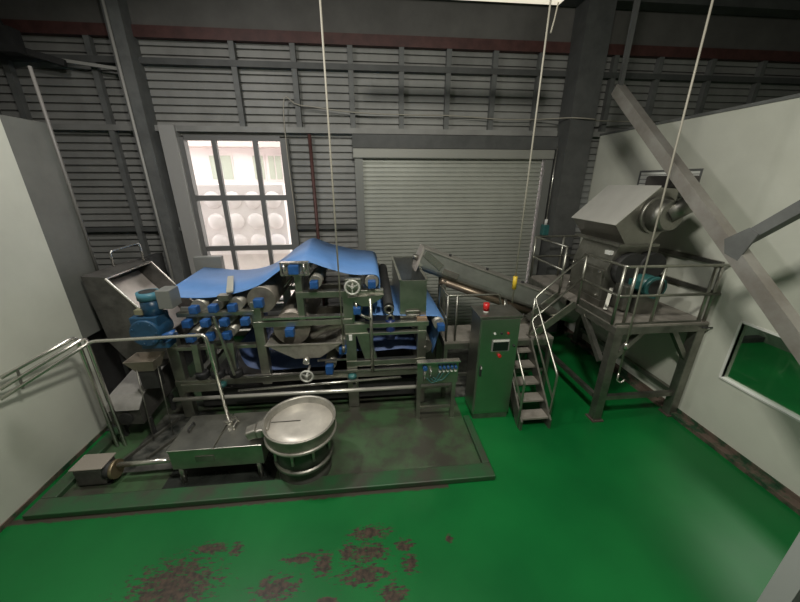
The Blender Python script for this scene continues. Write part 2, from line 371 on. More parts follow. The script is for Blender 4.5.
for r_, z in enumerate((1.75, 2.4, 3.05)):
    for i in range(5):
        x = -5.35+.6*i; mb = MB(); prof = [(0.001, 0)]
        vs = []; nn = 16
        for k in range(5):
            a = math.pi/2*k/4; rr = .26*math.cos(a); h = .12*math.sin(a)
            vs += [(x+rr*math.cos(2*math.pi*q/nn), 11-h, z+rr*math.sin(2*math.pi*q/nn)) for q in range(nn)]
        mb.add(vs, [[k*nn+q, k*nn+(q+1) % nn, (k+1)*nn+(q+1) % nn, (k+1)*nn+q] for k in range(4) for q in range(nn)], True)
        mb.build('domed_panel', tankm, t)

rb = thing('roof_brace', (-6.5, 7.2, 5.6), 'dark iron roof bracing in the top left corner above the grey partition', 'brace')
MB().bar((-7.2, 6.9, 6.05), (-5.2, 7.35, 5.55), .1, .1).build('lower_strut', dark, rb); MB().bar((-6.2, 7.0, 7.2), (-5.75, 7.1, 5.7), .09, .09).build('upper_strut', dark, rb)
MB().box(-5.95, -5.65, 7.0, 7.2, 5.6, 5.95).build('joint_plate', dark, rb)

# ------------------------------------------------------------------ belt filter press
YF, YB = 4.6, 6.35
bp = thing('belt_filter_press', (-1, 5.4, 0), 'large stainless belt filter press with blue belts inside the curbed bay', 'filter press')
def post(x, z0, z1, wd, y=YF, d=.12, x1=None, name='frame_post', m=steel):
    mb = MB()
    if x1 is None: mb.box(x-wd/2, x+wd/2, y, y+d, z0, z1)
    else: mb.prism([(x-wd/2, z1), (x+wd/2, z1), (x1+wd/2, z0), (x1-wd/2, z0)], 'y', y, y+d)
    return mb.build(name, m, bp, bevel=.01)
for y in (YF, YB):
    post(-2.97, .012, 1.45, .16, y); post(-1.68, .55, 1.95, .14, y); post(-1.03, 1.6, 2.36, .1, y)
    post(-.33, .012, 2.02, .17, y); post(-.2, .92, 1.58, .2, y, x1=-.02); post(.8, .012, 1.47, .14, y)
def rail(x0, x1, z0, z1, y=YF, d=.1, m=steel): return MB().box(x0, x1, y, y+d, z0, z1).build('frame_rail', m, bp, bevel=.008)
for y in (YF-.015, YB+.02):
    rail(-3.05, .95, .6, .7, y); rail(-2.78, -1.7, 1.76, 1.83, y); rail(-1.75, -.28, 1.55, 1.64, y); rail(-1.08, .2, 1.99, 2.09, y)
    rail(-.41, .9, 1.47, 1.55, y); rail(-.41, .87, 1.34, 1.39, y); rail(-.41, .87, .8, .9, y); rail(-2.95, -1.75, 1.22, 1.28, y)
rail(-2.95, -2.35, .52, .66, YF-.06, .08, steel)
for x, z in ((-2.9, .55), (-.33, .55), (.8, .55), (-1.78, 1.67), (-1.03, 2.04), (-.33, 1.59)):
    MB().box(x-.05, x+.05, YF+.1, YB, z-.04, z+.04).build('cross_member', steel_dk, bp)
MB().box(-1.6, -.4, YF-.02, YF+.08, 1.67, 1.70).build('frame_rail', steel_lt, bp)
MB().box(-2.2, .95, YF-.05, YF-.015, .73, .755).build('frame_rail', steel_lt, bp)
# rollers with blue bearing housings
endm = mat('roller_end_steel', (.42, .40, .35), .4, .6, var=.3, scale=8)
def roller(x, z, r, blk=.066, m=endm, block=True, y0=4.64, y1=6.3):
    ro = MB().cyl((x, y0, z), (x, y1, z), r, 28).cyl((x, 4.58, z), (x, y0, z), .03, 10).build('roller', m, bp)
    if block:
        h = MB().box(x-blk, x+blk, 4.47, 4.585, z-blk, z+blk).build('bearing_housing', blue, ro, bevel=.012)
        MB().cyl((x, 4.462, z), (x, 4.475, z), blk*.62, 16).build('bearing_cap', blue, ro)
    return ro
for x, z, r in ((-2.48, 1.9, .10), (-2.22, 1.91, .075), (-1.96, 1.91, .10), (-1.59, 1.97, .2),
                (-2.62, 1.69, .08), (-2.37, 1.69, .08), (-2.11, 1.69, .08), (-1.82, 1.69, .08),
                (-2.62, 1.46, .08), (-2.35, 1.47, .08), (-2.11, 1.48, .08), (-1.21, 1.49, .27), (-.67, .84, .09),
                (-.79, 2.22, .09), (.03, 2.2, .1), (-.2, 1.8, .08), (1.08, 1.47, .09), (-.45, 1.15, .13)):
    roller(x, z, r, .056 if r < .15 else .064, endm if r < .15 else mat('worn_drum', (.30, .27, .23), .5, .7, var=.35, scale=6))
roller(-.93, 2.42, .07, block=False); roller(.86, 1.08, .12, block=False, m=steel_dk)
for x in (-1.4, -1.3, -1.2, -1.1, -1.0, -.9): MB().bar((x-.12, 5.2, 1.95), (x+.16, 5.35, 2.3), .03, .015).build('comb_bar', steel_lt if round(x*10) % 2 else steel_dk, bp)
# tension bracket round the peak roller
tb = MB().box(-1.23, -.84, 4.5, 4.6, 2.53, 2.55).box(-1.23, -.84, 4.5, 4.6, 2.36, 2.385).box(-1.23, -1.21, 4.5, 4.6, 2.385, 2.53).box(-.86, -.84, 4.5, 4.6, 2.385, 2.53).box(-1.2, -.87, 4.56, 4.6, 2.385, 2.53)
o = tb.build('tension_bracket', steel_lt, bp); MB().box(-1.11, -.97, 4.44, 4.56, 2.39, 2.52).build('bearing_housing', blue, o, bevel=.012)
for x in (-1.17, -.9): MB().cyl((x, 4.48, 2.385), (x, 4.48, 2.53), .014, 8).build('tension_screw', steel_lt, o)
# belts
def smooth(pts, n=5):
    out = []
    for i in range(len(pts)-1):
        p0, p1, p2, p3 = (Vector(pts[max(i-1, 0)]), Vector(pts[i]), Vector(pts[i+1]), Vector(pts[min(i+2, len(pts)-1)]))
        for k in range(n):
            t = k/n; out.append(.5*((2*p1)+(p2-p0)*t+(2*p0-5*p1+4*p2-p3)*t*t+(3*p1-p0-3*p2+p3)*t**3))
    out.append(Vector(pts[-1])); return out
F = [(-2.93, 2.10), (-2.83, 2.05), (-2.39, 2.02), (-2.02, 2.06), (-1.61, 2.18), (-1.26, 2.41), (-1.0, 2.51), (-.87, 2.515), (-.64, 2.43), (-.38, 2.34), (-.17, 2.305), (.05, 2.305), (.13, 2.26), (.145, 2.16), (.10, 1.9), (.06, 1.62)]
B = [(-3.12, 2.07), (-2.95, 2.05), (-2.48, 2.0), (-2.07, 2.03), (-1.71, 2.16), (-1.35, 2.42), (-1.12, 2.56), (-1.0, 2.58), (-.75, 2.48), (-.5, 2.41), (-.22, 2.345), (.03, 2.32), (.12, 2.28), (.145, 2.18), (.10, 1.9), (.06, 1.62)]
MB().loft(smooth([(x, 4.66, z) for x, z in F]), smooth([(x, 6.32, z) for x, z in B]), .008).build('press_belt', belt, bp)
MB().bar((-1.99, 4.6, 2.12), (-2.34, 5.55, 2.09), .09, .02).build('belt_wiper', mat('pale_wiper', (.33, .33, .27), .5), bp)
MB().loft([(-.3, 4.72, 1.66), (.2, 4.72, 1.62), (.9, 4.72, 1.58), (1.08, 4.72, 1.565), (1.16, 4.72, 1.52), (1.175, 4.72, 1.47), (1.1, 4.72, 1.3), (1.0, 4.72, .9)],
          [(-.3, 6.3, 1.66), (.2, 6.3, 1.62), (.9, 6.3, 1.58), (1.08, 6.3, 1.565), (1.16, 6.3, 1.52), (1.175, 6.3, 1.47), (1.1, 6.3, 1.3), (1.0, 6.3, .9)], .008).build('feed_belt', belt, bp)
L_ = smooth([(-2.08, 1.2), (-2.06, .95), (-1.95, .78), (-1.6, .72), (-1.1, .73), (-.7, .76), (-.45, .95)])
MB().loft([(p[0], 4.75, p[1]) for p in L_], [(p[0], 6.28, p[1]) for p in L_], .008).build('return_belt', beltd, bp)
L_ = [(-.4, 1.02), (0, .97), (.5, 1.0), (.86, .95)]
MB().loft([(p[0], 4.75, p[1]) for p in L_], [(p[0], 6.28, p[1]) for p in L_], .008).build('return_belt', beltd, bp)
# shade box under the press, trays
MB().box(-2.8, .75, 4.75, 6.3, .1, .42).build('under_shade_box', dark, bp)  # dark box added to imitate the deep shade under the press
tr_ = MB()
poly = [(-1.58, 1.29), (-.46, 1.28), (-.8, 1.05), (-1.18, 1.05)]
tr_.prism(poly, 'y', 4.5, 4.52).prism(poly, 'y', 6.1, 6.12).prism([(-1.58, 1.29), (-1.18, 1.05), (-1.18, 1.035), (-1.6, 1.285)], 'y', 4.52, 6.1).prism([(-.46, 1.28), (-.8, 1.05), (-.8, 1.035), (-.44, 1.275)], 'y', 4.52, 6.1).box(-1.18, -.8, 4.52, 6.1, 1.035, 1.05)
tr_.bar((-1.6, 4.5, 1.29), (-.44, 4.5, 1.28), .03, .02)
o = tr_.build('drip_tray', endm, bp)
MB().cyl((-1.0, 4.48, 1.06), (-1.0, 4.4, 1.02), .05, 16).build('outlet_spout', steel_lt, o)
t2 = MB().prism([(-.33, 2.0), (.2, 2.03), (.15, 1.97), (-.02, 1.86), (-.12, 1.86)], 'y', 4.52, 4.6); t2.build('drip_tray', steel, bp)
# hand wheels
def handwheel(x, z, r, y=4.42):
    mb = MB().torus((x, y, z), r, .016).cyl((x, y-.02, z), (x, 4.6, z), .018, 10)
    for k in range(3):
        a = 2*math.pi*k/3+.5; mb.bar((x, y, z), (x+r*math.cos(a), y, z+r*math.sin(a)), .016, .016, (0, 1, 0))
    mb.build('hand_wheel', mat('cast_wheel', (.55, .55, .5), .4, .3), bp)
handwheel(-.25, 2.19, .1); handwheel(-.99, .85, .09, 4.3)
MB().box(-.36, -.13, 4.56, 4.66, 2.1, 2.28).build('adjuster_box', steel, bp, bevel=.01)
MB().box(-.35, -.3, 4.57, 4.595, 1.28, 1.37).build('rating_plate', white, bp)
MB().tube(fillet([(-.22, 4.55, 1.95), (-.2, 4.52, 1.75), (0.0, 4.5, 1.66)], .12), .022).build('drain_pipe', steel, bp)
MB().cyl((0.0, 4.54, .72), (0.0, 4.54, 1.98), .026, 12).build('drain_pipe', steel, bp)
MB().tube(smooth([(-.95, 4.8, 1.28), (-.7, 4.75, 1.42), (-.4, 4.72, 1.5)]), .055).build('wash_pipe', endm, bp)
# air springs
for x in (-2.57, -2.34, -2.07):
    c = MB().bar((x, 4.5, 1.38), (x-.03, 4.52, .9), .085, .07).build('tension_arm', steel, bp)
    MB().lathe((x-.03, 4.56, .76), [(.001, 0), (.08, 0), (.1, .03), (.085, .06), (.1, .09), (.07, .12), (.001, .12)], 20).build('air_bellows', black, c)
MB().bar((-2.2, 4.44, 1.82), (-2.08, 4.44, .85), .035, .035).build('tension_lever', steel, bp, bevel=.008)
MB().box(-2.13, -1.98, 4.5, 4.62, 2.02, 2.1).build('wiper_clamp', steel_dk, bp)
# long wash pipes along the foot
MB().tube([(-3.05, 4.46, .46), (1.3, 4.46, .44)], .032, 12).build('wash_pipe', mat('bright_pipe', (.62, .60, .54), .3, .6), bp)
MB().tube([(-2.1, 4.5, .53), (.45, 4.5, .62)], .02, 10).build('wash_pipe', steel_lt, bp)
for x in (-2.9, -.3, .75): MB().box(x-.03, x+.03, 4.46, 4.64, .43, .49).build('pipe_clip', steel_dk, bp)
for x, z, m in ((-.33, .62, teal), (-2.35, .6, teal)): MB().lathe((x, 4.55, z), [(.001, 0), (.07, 0), (.07, .05), (.04, .07), (.001, .07)], 16).build('pneumatic_valve', m, bp)
MB().box(-.73, -.62, 4.44, 4.5, .76, .92).build('belt_sensor', blue, bp, bevel=.015)
MB().box(-.85, -.4, 4.52, 4.56, .965, .985).build('sensor_bracket', steel_lt, bp)
# dark scraper roller beside the feed box
sr = MB().cyl((.28, 4.7, 1.76), (.26, 6.25, 2.0), .085, 24).build('scraper_roller', dark, bp)
MB().torus((.28, 4.66, 1.74), .06, .022).build('end_ring', steel_dk, sr); MB().torus((.3, 4.64, 1.6), .05, .022).build('end_ring', steel_dk, sr)
MB().cyl((.3, 4.66, 1.58), (.3, 4.66, 1.25), .075, 16).build('scraper_valve', mat('navy_valve', (.015, .03, .12), .4), bp)
# feed box
X0, X1, Y0, Y1, Z0, Z1 = .46, .88, 4.74, 6.4, 1.5, 2.17
fb = MB()
fb.box(X0, X1, Y0, Y0+.02, Z0, Z1).box(X0, X1, Y1-.02, Y1, Z0, Z1).box(X0, X0+.02, Y0+.02, Y1-.02, Z0, Z1).box(X1-.02, X1, Y0+.02, Y1-.02, Z0, Z1).box(X0+.02, X1-.02, Y0+.02, Y1-.02, Z0, Z0+.02)
fb.box(X0-.015, X0+.025, Y0-.015, Y1, Z1, Z1+.02).box(X1-.025, X1+.015, Y0-.015, Y1, Z1, Z1+.02)
o = fb.build('feed_box', steel, bp)
MB().tube(fillet([(X0+.1, Y0-.03, 1.68), (X0+.1, Y0-.03, 1.61), (X1-.1, Y0-.03, 1.61), (X1-.1, Y0-.03, 1.68), (X0+.1, Y0-.03, 1.68), (X0+.1, Y0-.03, 1.66)], .03), .012).build('handle', steel_dk, o)
MB().box(.72, .88, 4.62, 4.74, 1.55, 1.59).build('box_bracket', mat('rusty_bracket', (.25, .17, .11), .6), o)
# blue gear motor on the drive end
gm = MB().box(-3.2, -2.86, 4.28, 4.58, 1.52, 1.9).cyl((-3.03, 4.24, 1.68), (-3.03, 4.6, 1.68), .19, 24).box(-3.16, -2.8, 4.3, 4.5, 1.42, 1.52)
gmo = gm.build('gear_motor', tealblue, bp, bevel=.015)
MB().cyl((-2.96, 4.42, 1.9), (-2.96, 4.42, 2.12), .12, 24).build('motor_body', tealblue, gmo)
MB().cyl((-2.96, 4.42, 2.12), (-2.96, 4.42, 2.22), .135, 24).build('fan_cowl', tealcap, gmo)
MB().cyl((-2.96, 4.42, 2.22), (-2.96, 4.42, 2.225), .1, 24).build('fan_grille', dark, gmo)
for k in range(7):
    a = 2*math.pi*k/7; MB().cyl((-3.03+.15*math.cos(a), 4.225, 1.68+.15*math.sin(a)), (-3.03+.15*math.cos(a), 4.245, 1.68+.15*math.sin(a)), .015, 8).build('bolt', tealblue, gmo)
MB().box(-3.12, -3.02, 4.3, 4.4, 1.93, 2.0).build('terminal_box', mat('brass_box', (.2, .19, .12), .5), gmo)
MB().box(-2.84, -2.66, 4.36, 4.6, 1.98, 2.24).build('junction_box', panelgrey, bp, bevel=.01)
MB().cyl((-2.8, 4.24, 1.62), (-2.66, 4.3, 1.66), .05, 12).build('drive_coupling', blue, bp); MB().bar((-2.7, 4.28, 1.64), (-2.6, 4.2, 1.72), .02, .02).build('torque_lever', steel_lt, bp)
MB().box(-3.35, -2.85, 6.45, 6.6, 1.85, 2.24).build('rear_cover', panelgrey, bp, bevel=.01)
MB().box(-2.75, -2.35, 4.66, 4.72, 1.76, 1.88).build('end_plate', panelgrey, bp)

# ------------------------------------------------------------------ left side: discharge hopper, funnel, auger, pump, pipes
dh = thing('discharge_hopper', (-3.6, 5.5, 0), 'tall dark sheet discharge hopper with open sloping mouth at the left belt end', 'hopper')
side = [(-4.05, 2.32), (-3.74, 2.29), (-3.12, 1.42), (-3.12, 1.0), (-3.75, .9), (-3.97, 1.3)]
h = MB().prism(side, 'y', 4.82, 4.85); h.build('side_plate', hop, dh)
MB().prism(side, 'y', 5.85, 5.88).build('side_plate', hop, dh)
MB().prism([(-4.05, 2.32), (-3.74, 2.29), (-3.74, 2.315), (-4.05, 2.345)], 'y', 4.82, 5.88).build('top_plate', hop, dh)
MB().prism([(-4.05, 2.32), (-4.02, 2.32), (-3.73, .9), (-3.76, .9)], 'y', 4.85, 5.85).build('back_plate', hop, dh)
MB().prism([(-3.12, 1.4), (-3.14, 1.4), (-3.14, 1.0), (-3.12, 1.0)], 'y', 4.85, 5.85).build('front_plate', hop, dh)
MB().prism([(-3.98, 2.16), (-3.96, 2.16), (-3.3, 1.25), (-3.34, 1.23)], 'y', 4.86, 5.84).build('chute_lining', hopin, dh)
rim = MB().bar((-3.74, 4.82, 2.3), (-3.12, 4.82, 1.43), .022, .022, (0, 1, 0)).bar((-3.74, 5.87, 2.3), (-3.12, 5.87, 1.43), .022, .022, (0, 1, 0)).bar((-3.74, 4.82, 2.3), (-3.74, 5.87, 2.3), .022, .022)
rim.build('mouth_rim', steel_lt, dh)
MB().tube(fillet([(-4.0, 5.4, 2.33), (-4.0, 5.4, 2.58), (-3.8, 5.8, 2.64), (-3.8, 5.8, 2.32)], .06), .016).build('lifting_bar', steel_lt, dh)
for x, y in ((-3.9, 4.9), (-3.9, 5.8), (-3.2, 4.9), (-3.2, 5.8)): MB().box(x-.03, x+.03, y-.03, y+.03, 0.012, 1.4 if x < -3.5 else 1.05).build('leg', dark, dh)
# feed funnel
f = thing('feed_funnel', (-3.17, 4.3, .65), 'small flared steel funnel below the blue gear motor', 'funnel')
def frustum(a, b, z0, z1, th=.012):
    (ax0, ax1, ay0, ay1), (bx0, bx1, by0, by1) = a, b; mb = MB()
    lo = [(bx0, by0, z0), (bx1, by0, z0), (bx1, by1, z0), (bx0, by1, z0)]; hi = [(ax0, ay0, z1), (ax1, ay0, z1), (ax1, ay1, z1), (ax0, ay1, z1)]
    c = Vector(((ax0+ax1)/2, (ay0+ay1)/2, 0))
    def ins(p): v = Vector(p); d = (c-v); d.z = 0; return v+d.normalized()*th*1.4
    lo2, hi2 = [ins(p) for p in lo], [ins(p) for p in hi]
    vs = lo+hi+lo2+hi2
    fs = []
    for i in range(4):
        k = (i+1) % 4; fs += [[i, k, 4+k, 4+i], [8+i, 12+i, 12+k, 8+k], [4+i, 4+k, 12+k, 12+i], [i, 8+i, 8+k, k]]
    return mb.add(vs, fs)
frustum((-3.39, -3.0, 4.2, 4.5), (-3.3, -3.06, 4.26, 4.44), 1.1, 1.28).build('funnel_body', mat('tan_stained_steel', (.30, .26, .21), .45, .4, var=.2), f)
MB().box(-3.29, -3.07, 4.28, 4.42, .8, 1.1).build('drop_chute', dark, f)
for x, y in ((-3.25, 4.12), (-3.02, 4.2)): MB().cyl((x, y, 0.014), (x-.02, y+.12, 1.14), .007, 8).build('stay_rod', steel_dk, f)
a = thing('auger_trough', (-3.45, 4.4, 0), 'grey covered auger trough with sloping lid beside the left wall', 'auger')
MB().prism([(4.15, .3), (5.15, .36), (5.15, .86), (4.3, .7), (4.15, .56)], 'x', -3.74, -3.33).build('casing', hop, a)
MB().prism([(4.13, .565), (4.3, .71), (5.16, .865), (5.16, .89), (4.29, .735), (4.11, .57)], 'x', -3.76, -3.31).build('lid', mat('grey_lid', (.30, .29, .27), .5, .3, var=.2), a)
MB().cyl((-3.53, 4.12, .42), (-3.53, 4.15, .42), .09, 20).build('end_bearing', dark, a)
for x in (-3.72, -3.33): MB().box(x-.025, x+.025, 4.8, 4.85, .012, .32).build('leg', dark, a)
for x in (-3.72, -3.33): MB().box(x-.025, x+.025, 4.25, 4.3, .012, .31).build('leg', dark, a)
p = thing('transfer_pump', (-3.55, 3.45, .1), 'low grey transfer pump with brass flange at the curb corner by left wall', 'pump')
MB().box(-3.7, -3.36, 3.36, 3.6, .03, .29).build('motor_housing', hop, p, bevel=.03)
MB().box(-3.72, -3.34, 3.35, 3.61, .29, .31).build('housing_cover', mat('tan_cover', (.28, .25, .21), .5, .2), p, bevel=.01)
MB().cyl((-3.36, 3.44, .2), (-3.28, 3.44, .2), .1, 24).build('seal_housing', dark, p)
MB().cyl((-3.28, 3.44, .2), (-3.24, 3.44, .2), .115, 24).build('flange', brass, p)
MB().cyl((-3.22, 3.44, .26), (-2.5, 3.44, .28), .035, 14).build('suction_pipe', steel_lt, p); MB().cyl((-3.2, 3.52, .2), (-2.5, 3.54, .2), .025, 12).build('suction_pipe', steel, p)
MB().box(-3.7, -3.34, 3.38, 3.58, .012, .03).build('base_plate', dark, p)
pg = 'stainless pipes along the left wall'
o = tag(MB().tube(fillet([(-4.0, 3.31, 1.4), (-3.55, 4.06, 1.69), (-2.0, 3.75, 1.86), (-1.93, 3.72, .62)], .07), .022, 12).build('process_pipe', steel_lt), 'stainless pipe bending past the gear motor and dropping into the rectangular tank', 'pipe', pg)
tag(MB().tube(fillet([(-4.0, 3.4, 1.61), (-3.7, 4.05, 1.77), (-3.7, 4.05, .012)], .07), .024, 12).build('process_pipe', steel_lt), 'outermost stainless pipe along the left wall turning down to the floor', 'pipe', pg)
tag(MB().tube(fillet([(-4.0, 3.35, 1.5), (-3.6, 4.06, 1.75), (-3.6, 4.06, .012)], .07), .022, 12).build('process_pipe', steel_lt), 'middle stainless pipe along the left wall turning down beside the auger trough', 'pipe', pg)
for c in list(bpy.data.objects):
    pass
cl = MB().bar((-3.93, 3.52, 1.65), (-3.9, 3.46, 1.42), .02, .02).build('pipe_clamp', steel_dk); tag(cl, 'small dark clamp joining the three stainless pipes at the left wall', 'clamp')
g = 'drain rails on the bay floor'
for x0, x1, l in ((-3.42, -3.12, 'thin steel drain rail on the bay floor nearer the left wall'), (-3.12, -2.72, 'thin steel drain rail on the bay floor nearer the rectangular tank')):
    tag(MB().bar((x0, 3.75, .035), (x1, 4.55, .035), .035, .04).build('drain_rail', steel_dk), l, 'rail', g)

# ------------------------------------------------------------------ collecting tank and vibrating sieve
t = thing('collecting_tank', (-1.95, 3.55, 0), 'low rectangular stainless tank with two lids in front of the press', 'tank')
TX0, TX1, TY0, TY1 = -2.5, -1.4, 3.3, 3.92
MB().box(TX0, TX1, TY0, TY1, .25, .53).build('tank_body', steel, t, bevel=.01)
for x0, x1 in ((TX0-.01, -1.97), (-1.95, TX1+.01)):
    l = MB().box(x0, x1, TY0-.012, TY1+.01, .53, .553).build('lid', steel, t, bevel=.006)
    MB().tube(fillet([(x0+.12, 3.6, .553), (x0+.12, 3.6, .6), (x0+.12, 3.74, .6), (x0+.12, 3.74, .553)], .02), .012).build('handle', dark if x0 < -2 else steel_lt, l)
for x in (TX0+.08, TX1-.08):
    for y in (TY0+.03, TY1-.03): MB().cyl((x, y, .012), (x, y, .3), .03, 12).build('leg', steel, t)
v = MB().cyl((-1.93, 3.72, .553), (-1.93, 3.72, .62), .045, 16).build('inlet_valve', steel_lt, t)
MB().bar((-1.99, 3.7, .6), (-1.83, 3.74, .63), .02, .02).build('valve_lever', steel_lt, v)
MB().box(-2.2, -1.98, TY0-.012, TY0, .36, .44).build('name_plate', steel_dk, t)
s = thing('vibrating_sieve', (-.93, 3.42, 0), 'round stainless vibrating sieve with pale mesh top and side spout', 'sieve')
c = (-.93, 3.42, 0)
MB().lathe(c, [(.37, .66), (.42, .66), (.43, .68), (.43, .80), (.445, .81), (.445, .83), (.425, .83), (.41, .81), (.40, .70), (.37, .69)], 48).build('sieve_rim', endm, s)
MB().lathe(c, [(.001, .755), (.2, .745), (.405, .735), (.405, .725), (.001, .725)], 48).build('sieve_mesh', mesh_m, s)
MB().bar((-1.3, 3.46, .742), (-.93, 3.44, .762), .012, .006).build('mesh_seam', steel_dk, s)
MB().lathe(c, [(.001, .62), (.43, .62), (.445, .63), (.445, .655), (.43, .665), (.001, .665)], 48).build('clamp_ring', endm, s)
MB().lathe(c, [(.36, .62), (.37, .5), (.36, .34), (.32, .3), (.30, .12), (.33, .1), (.34, .03), (.34, .012)], 40).build('drum_body', mat('stained_drum', (.12, .12, .105), .4, .6, var=.4), s)
MB().lathe(c, [(.001, .26), (.37, .26), (.375, .28), (.37, .3), (.001, .3)], 40).build('spring_ring', steel_dk, s)
for k in range(10):
    a_ = 2*math.pi*k/10+.2; x, y = c[0]+.39*math.cos(a_), c[1]+.39*math.sin(a_); MB().cyl((x, y, .45), (x, y, .62), .018, 8).build('clamp_bolt', steel, s)
MB().bar((-1.3, 3.42, .71), (-1.46, 3.40, .69), .2, .12).bar((-1.46, 3.40, .69), (-1.58, 3.38, .66), .15, .12).build('discharge_spout', endm, s, bevel=.02)

# ------------------------------------------------------------------ control cabinet, pneumatic stand
cabm = mat('satin_cabinet_steel', (.52, .53, .48), .34, 1, var=.12, scale=2)
k = thing('control_cabinet', (1.8, 4.38, 0), 'tall stainless control cabinet with red beacon and small touch screen', 'cabinet')
MB().box(1.5, 2.1, 4.19, 4.6, .1, 1.77).build('cabinet_body', cabm, k, bevel=.008)
MB().box(1.52, 2.08, 4.2, 4.58, 0.0, .1).build('plinth', steel_dk, k)
MB().box(1.48, 2.12, 4.165, 4.62, 1.77, 1.8).build('cabinet_top', steel_dk, k, bevel=.005)
d = MB().box(1.515, 2.085, 4.165, 4.19, .16, 1.755).build('door', cabm, k, bevel=.006)
MB().box(1.545, 1.57, 4.14, 4.165, .83, 1.0).build('handle', black, d); MB().box(1.55, 1.565, 4.135, 4.142, .96, 1.0).build('latch', white, d)
fr = MB().box(1.69, 1.96, 4.155, 4.165, 1.24, 1.43).build('screen_frame', panelgrey, d)
MB().box(1.71, 1.94, 4.15, 4.156, 1.255, 1.39).build('screen', screen, fr); MB().box(1.705, 1.945, 4.15, 4.156, 1.4, 1.425).build('screen_label', white, fr)
for x, m in ((1.72, white), (1.82, black), (1.92, red)): MB().cyl((x, 4.15, 1.53), (x, 4.166, 1.53), .016, 12).build('indicator', m, d)
MB().cyl((1.82, 4.13, 1.17), (1.82, 4.166, 1.17), .026, 14).build('stop_button', red, d); MB().cyl((2.03, 4.14, 1.32), (2.03, 4.166, 1.32), .014, 12).build('switch', black, d)
bc = MB().cyl((1.62, 4.34, 1.8), (1.62, 4.34, 1.83), .04, 16).build('beacon_base', white, k)
MB().cyl((1.62, 4.34, 1.83), (1.62, 4.34, 1.94), .045, 18).build('beacon_lens', red, bc)
q = thing('pneumatic_stand', (.97, 4.28, 0), 'stainless two-legged valve stand with row of blue regulators left of the cabinet', 'stand')
for x in (.69, 1.24): MB().box(x-.03, x+.03, 4.27, 4.32, .012, .68).build('leg', steel, q)
MB().box(.66, 1.29, 4.265, 4.28, .68, 1.07).build('back_board', steel, q); MB().box(.65, 1.3, 4.2, 4.3, 1.07, 1.085).build('top_shelf', steel_lt, q)
MB().box(.72, 1.21, 4.28, 4.31, .2, .24).build('stretcher', steel, q)
for i, x in enumerate((.77, 1.0, 1.06, 1.12, 1.18, 1.24)):
    r_ = .035 if i == 0 else .021
    rg = MB().cyl((x, 4.2, .98), (x, 4.266, .98), r_, 14).build('regulator', blue, q)
    if i: MB().cyl((x, 4.225, .91), (x, 4.266, .91), .018, 12).build('gauge', white, rg)
for x, z0, z1 in ((.77, .76, .94), (.86, .82, .95)): MB().cyl((x, 4.235, z0), (x, 4.235, z1), .02, 12).build('filter_bowl', steel_lt, q)
for i, (x0, x1) in enumerate(((.8, 1.0), (.85, 1.06), (.9, 1.15))):
    MB().tube(smooth([(x0, 4.24, .8), ((x0+x1)/2, 4.22, .72+.02*i), (x1, 4.24, .88)]), .008, 6).build('air_hose', teal, q)

k.location = (1.86, 4.31, 0); q.location = (.98, 4.2, 0)
# ------------------------------------------------------------------ platform, stairs, crusher, conveyor
pf = thing('work_platform', (4.12, 5.2, 0), 'raised steel work platform with guard rails against the right wall', 'platform')
PX0, PX1, PY0, PY1, PZ = 3.47, 4.92, 3.88, 6.55, 1.67
MB().box(PX0, PX1, PY0, PY1, PZ-.03, PZ).build('deck_plate', deck, pf)
for x in (PX0, PX1-.1): MB().box(x, x+.1, PY0+.1, PY1-.1, PZ-.14, PZ-.03).build('deck_beam', steel_dk, pf)
for y in (PY0, PY1-.1, 5.0): MB().box(PX0, PX1, y, y+.1, PZ-.14, PZ-.03).build('deck_beam', steel_dk, pf)
for x in (PX0+.01, PX1-.14):
    for y in (PY0+.01, PY1-.14):
        MB().box(x, x+.13, y, y+.13, .02, PZ-.14).build('post', steel_dk, pf, bevel=.008); MB().box(x-.03, x+.16, y-.03, y+.16, 0, .02).build('base_plate', mat('rusty_plate', (.075, .055, .045), .7), pf)
for a_, b_ in (((3.53, 3.97, 1.02), (3.98, 3.97, 1.54)), ((4.82, 3.97, 1.02), (4.45, 3.97, 1.54)), ((3.5, 4.06, 1.0), (3.5, 4.62, 1.54)), ((3.5, 6.4, 1.0), (3.5, 5.9, 1.54))):
    MB().bar(a_, b_, .07, .08, (0, 1, 0)).build('brace', steel_dk, pf)
MB().box(PX0+.13, PX1-.13, 3.93, 4.0, .36, .43).build('lower_rail', steel_dk, pf); MB().box(3.48, 3.55, 4.04, 6.42, .36, .43).build('lower_rail', steel_dk, pf); MB().box(4.81, 4.88, 4.04, 6.42, .36, .43).build('lower_rail', steel_dk, pf)
def gr(path, r=.02, m=steel): MB().tube(fillet(path, .06), r, 10).build('guard_rail', m, pf)
for z in (2.52, 2.1): gr([(3.45, 4.81, z), (3.45, 3.94, z), (4.945, 3.9, z)]); gr([(3.47, 5.36, z), (3.47, 6.5, z), (4.8, 6.5, z)]); MB().box(4.88, 4.92, 3.96, 5.0, z-.03, z+.03).build('guard_rail', steel_dk, pf)
for x, y in ((3.47, 4.8), (3.45, 3.96), (3.6, 3.93), (4.02, 3.93), (4.86, 3.92), (3.47, 5.36), (3.47, 6.47), (4.1, 6.5), (4.9, 5.0), (4.78, 3.93)):
    MB().cyl((x, y, PZ), (x, y, 2.52), .021, 10).build('guard_post', steel, pf)
MB().box(3.46, 3.475, 3.95, 4.75, PZ, 1.77).build('kick_plate', steel_dk, pf); MB().box(3.46, 4.8, 3.905, 3.92, PZ, 1.7).build('kick_plate', steel_dk, pf)
MB().cyl((4.8, 3.86, 1.6), (4.945, 3.84, 1.6), .012, 8).build('anchor_rod', dark, pf)
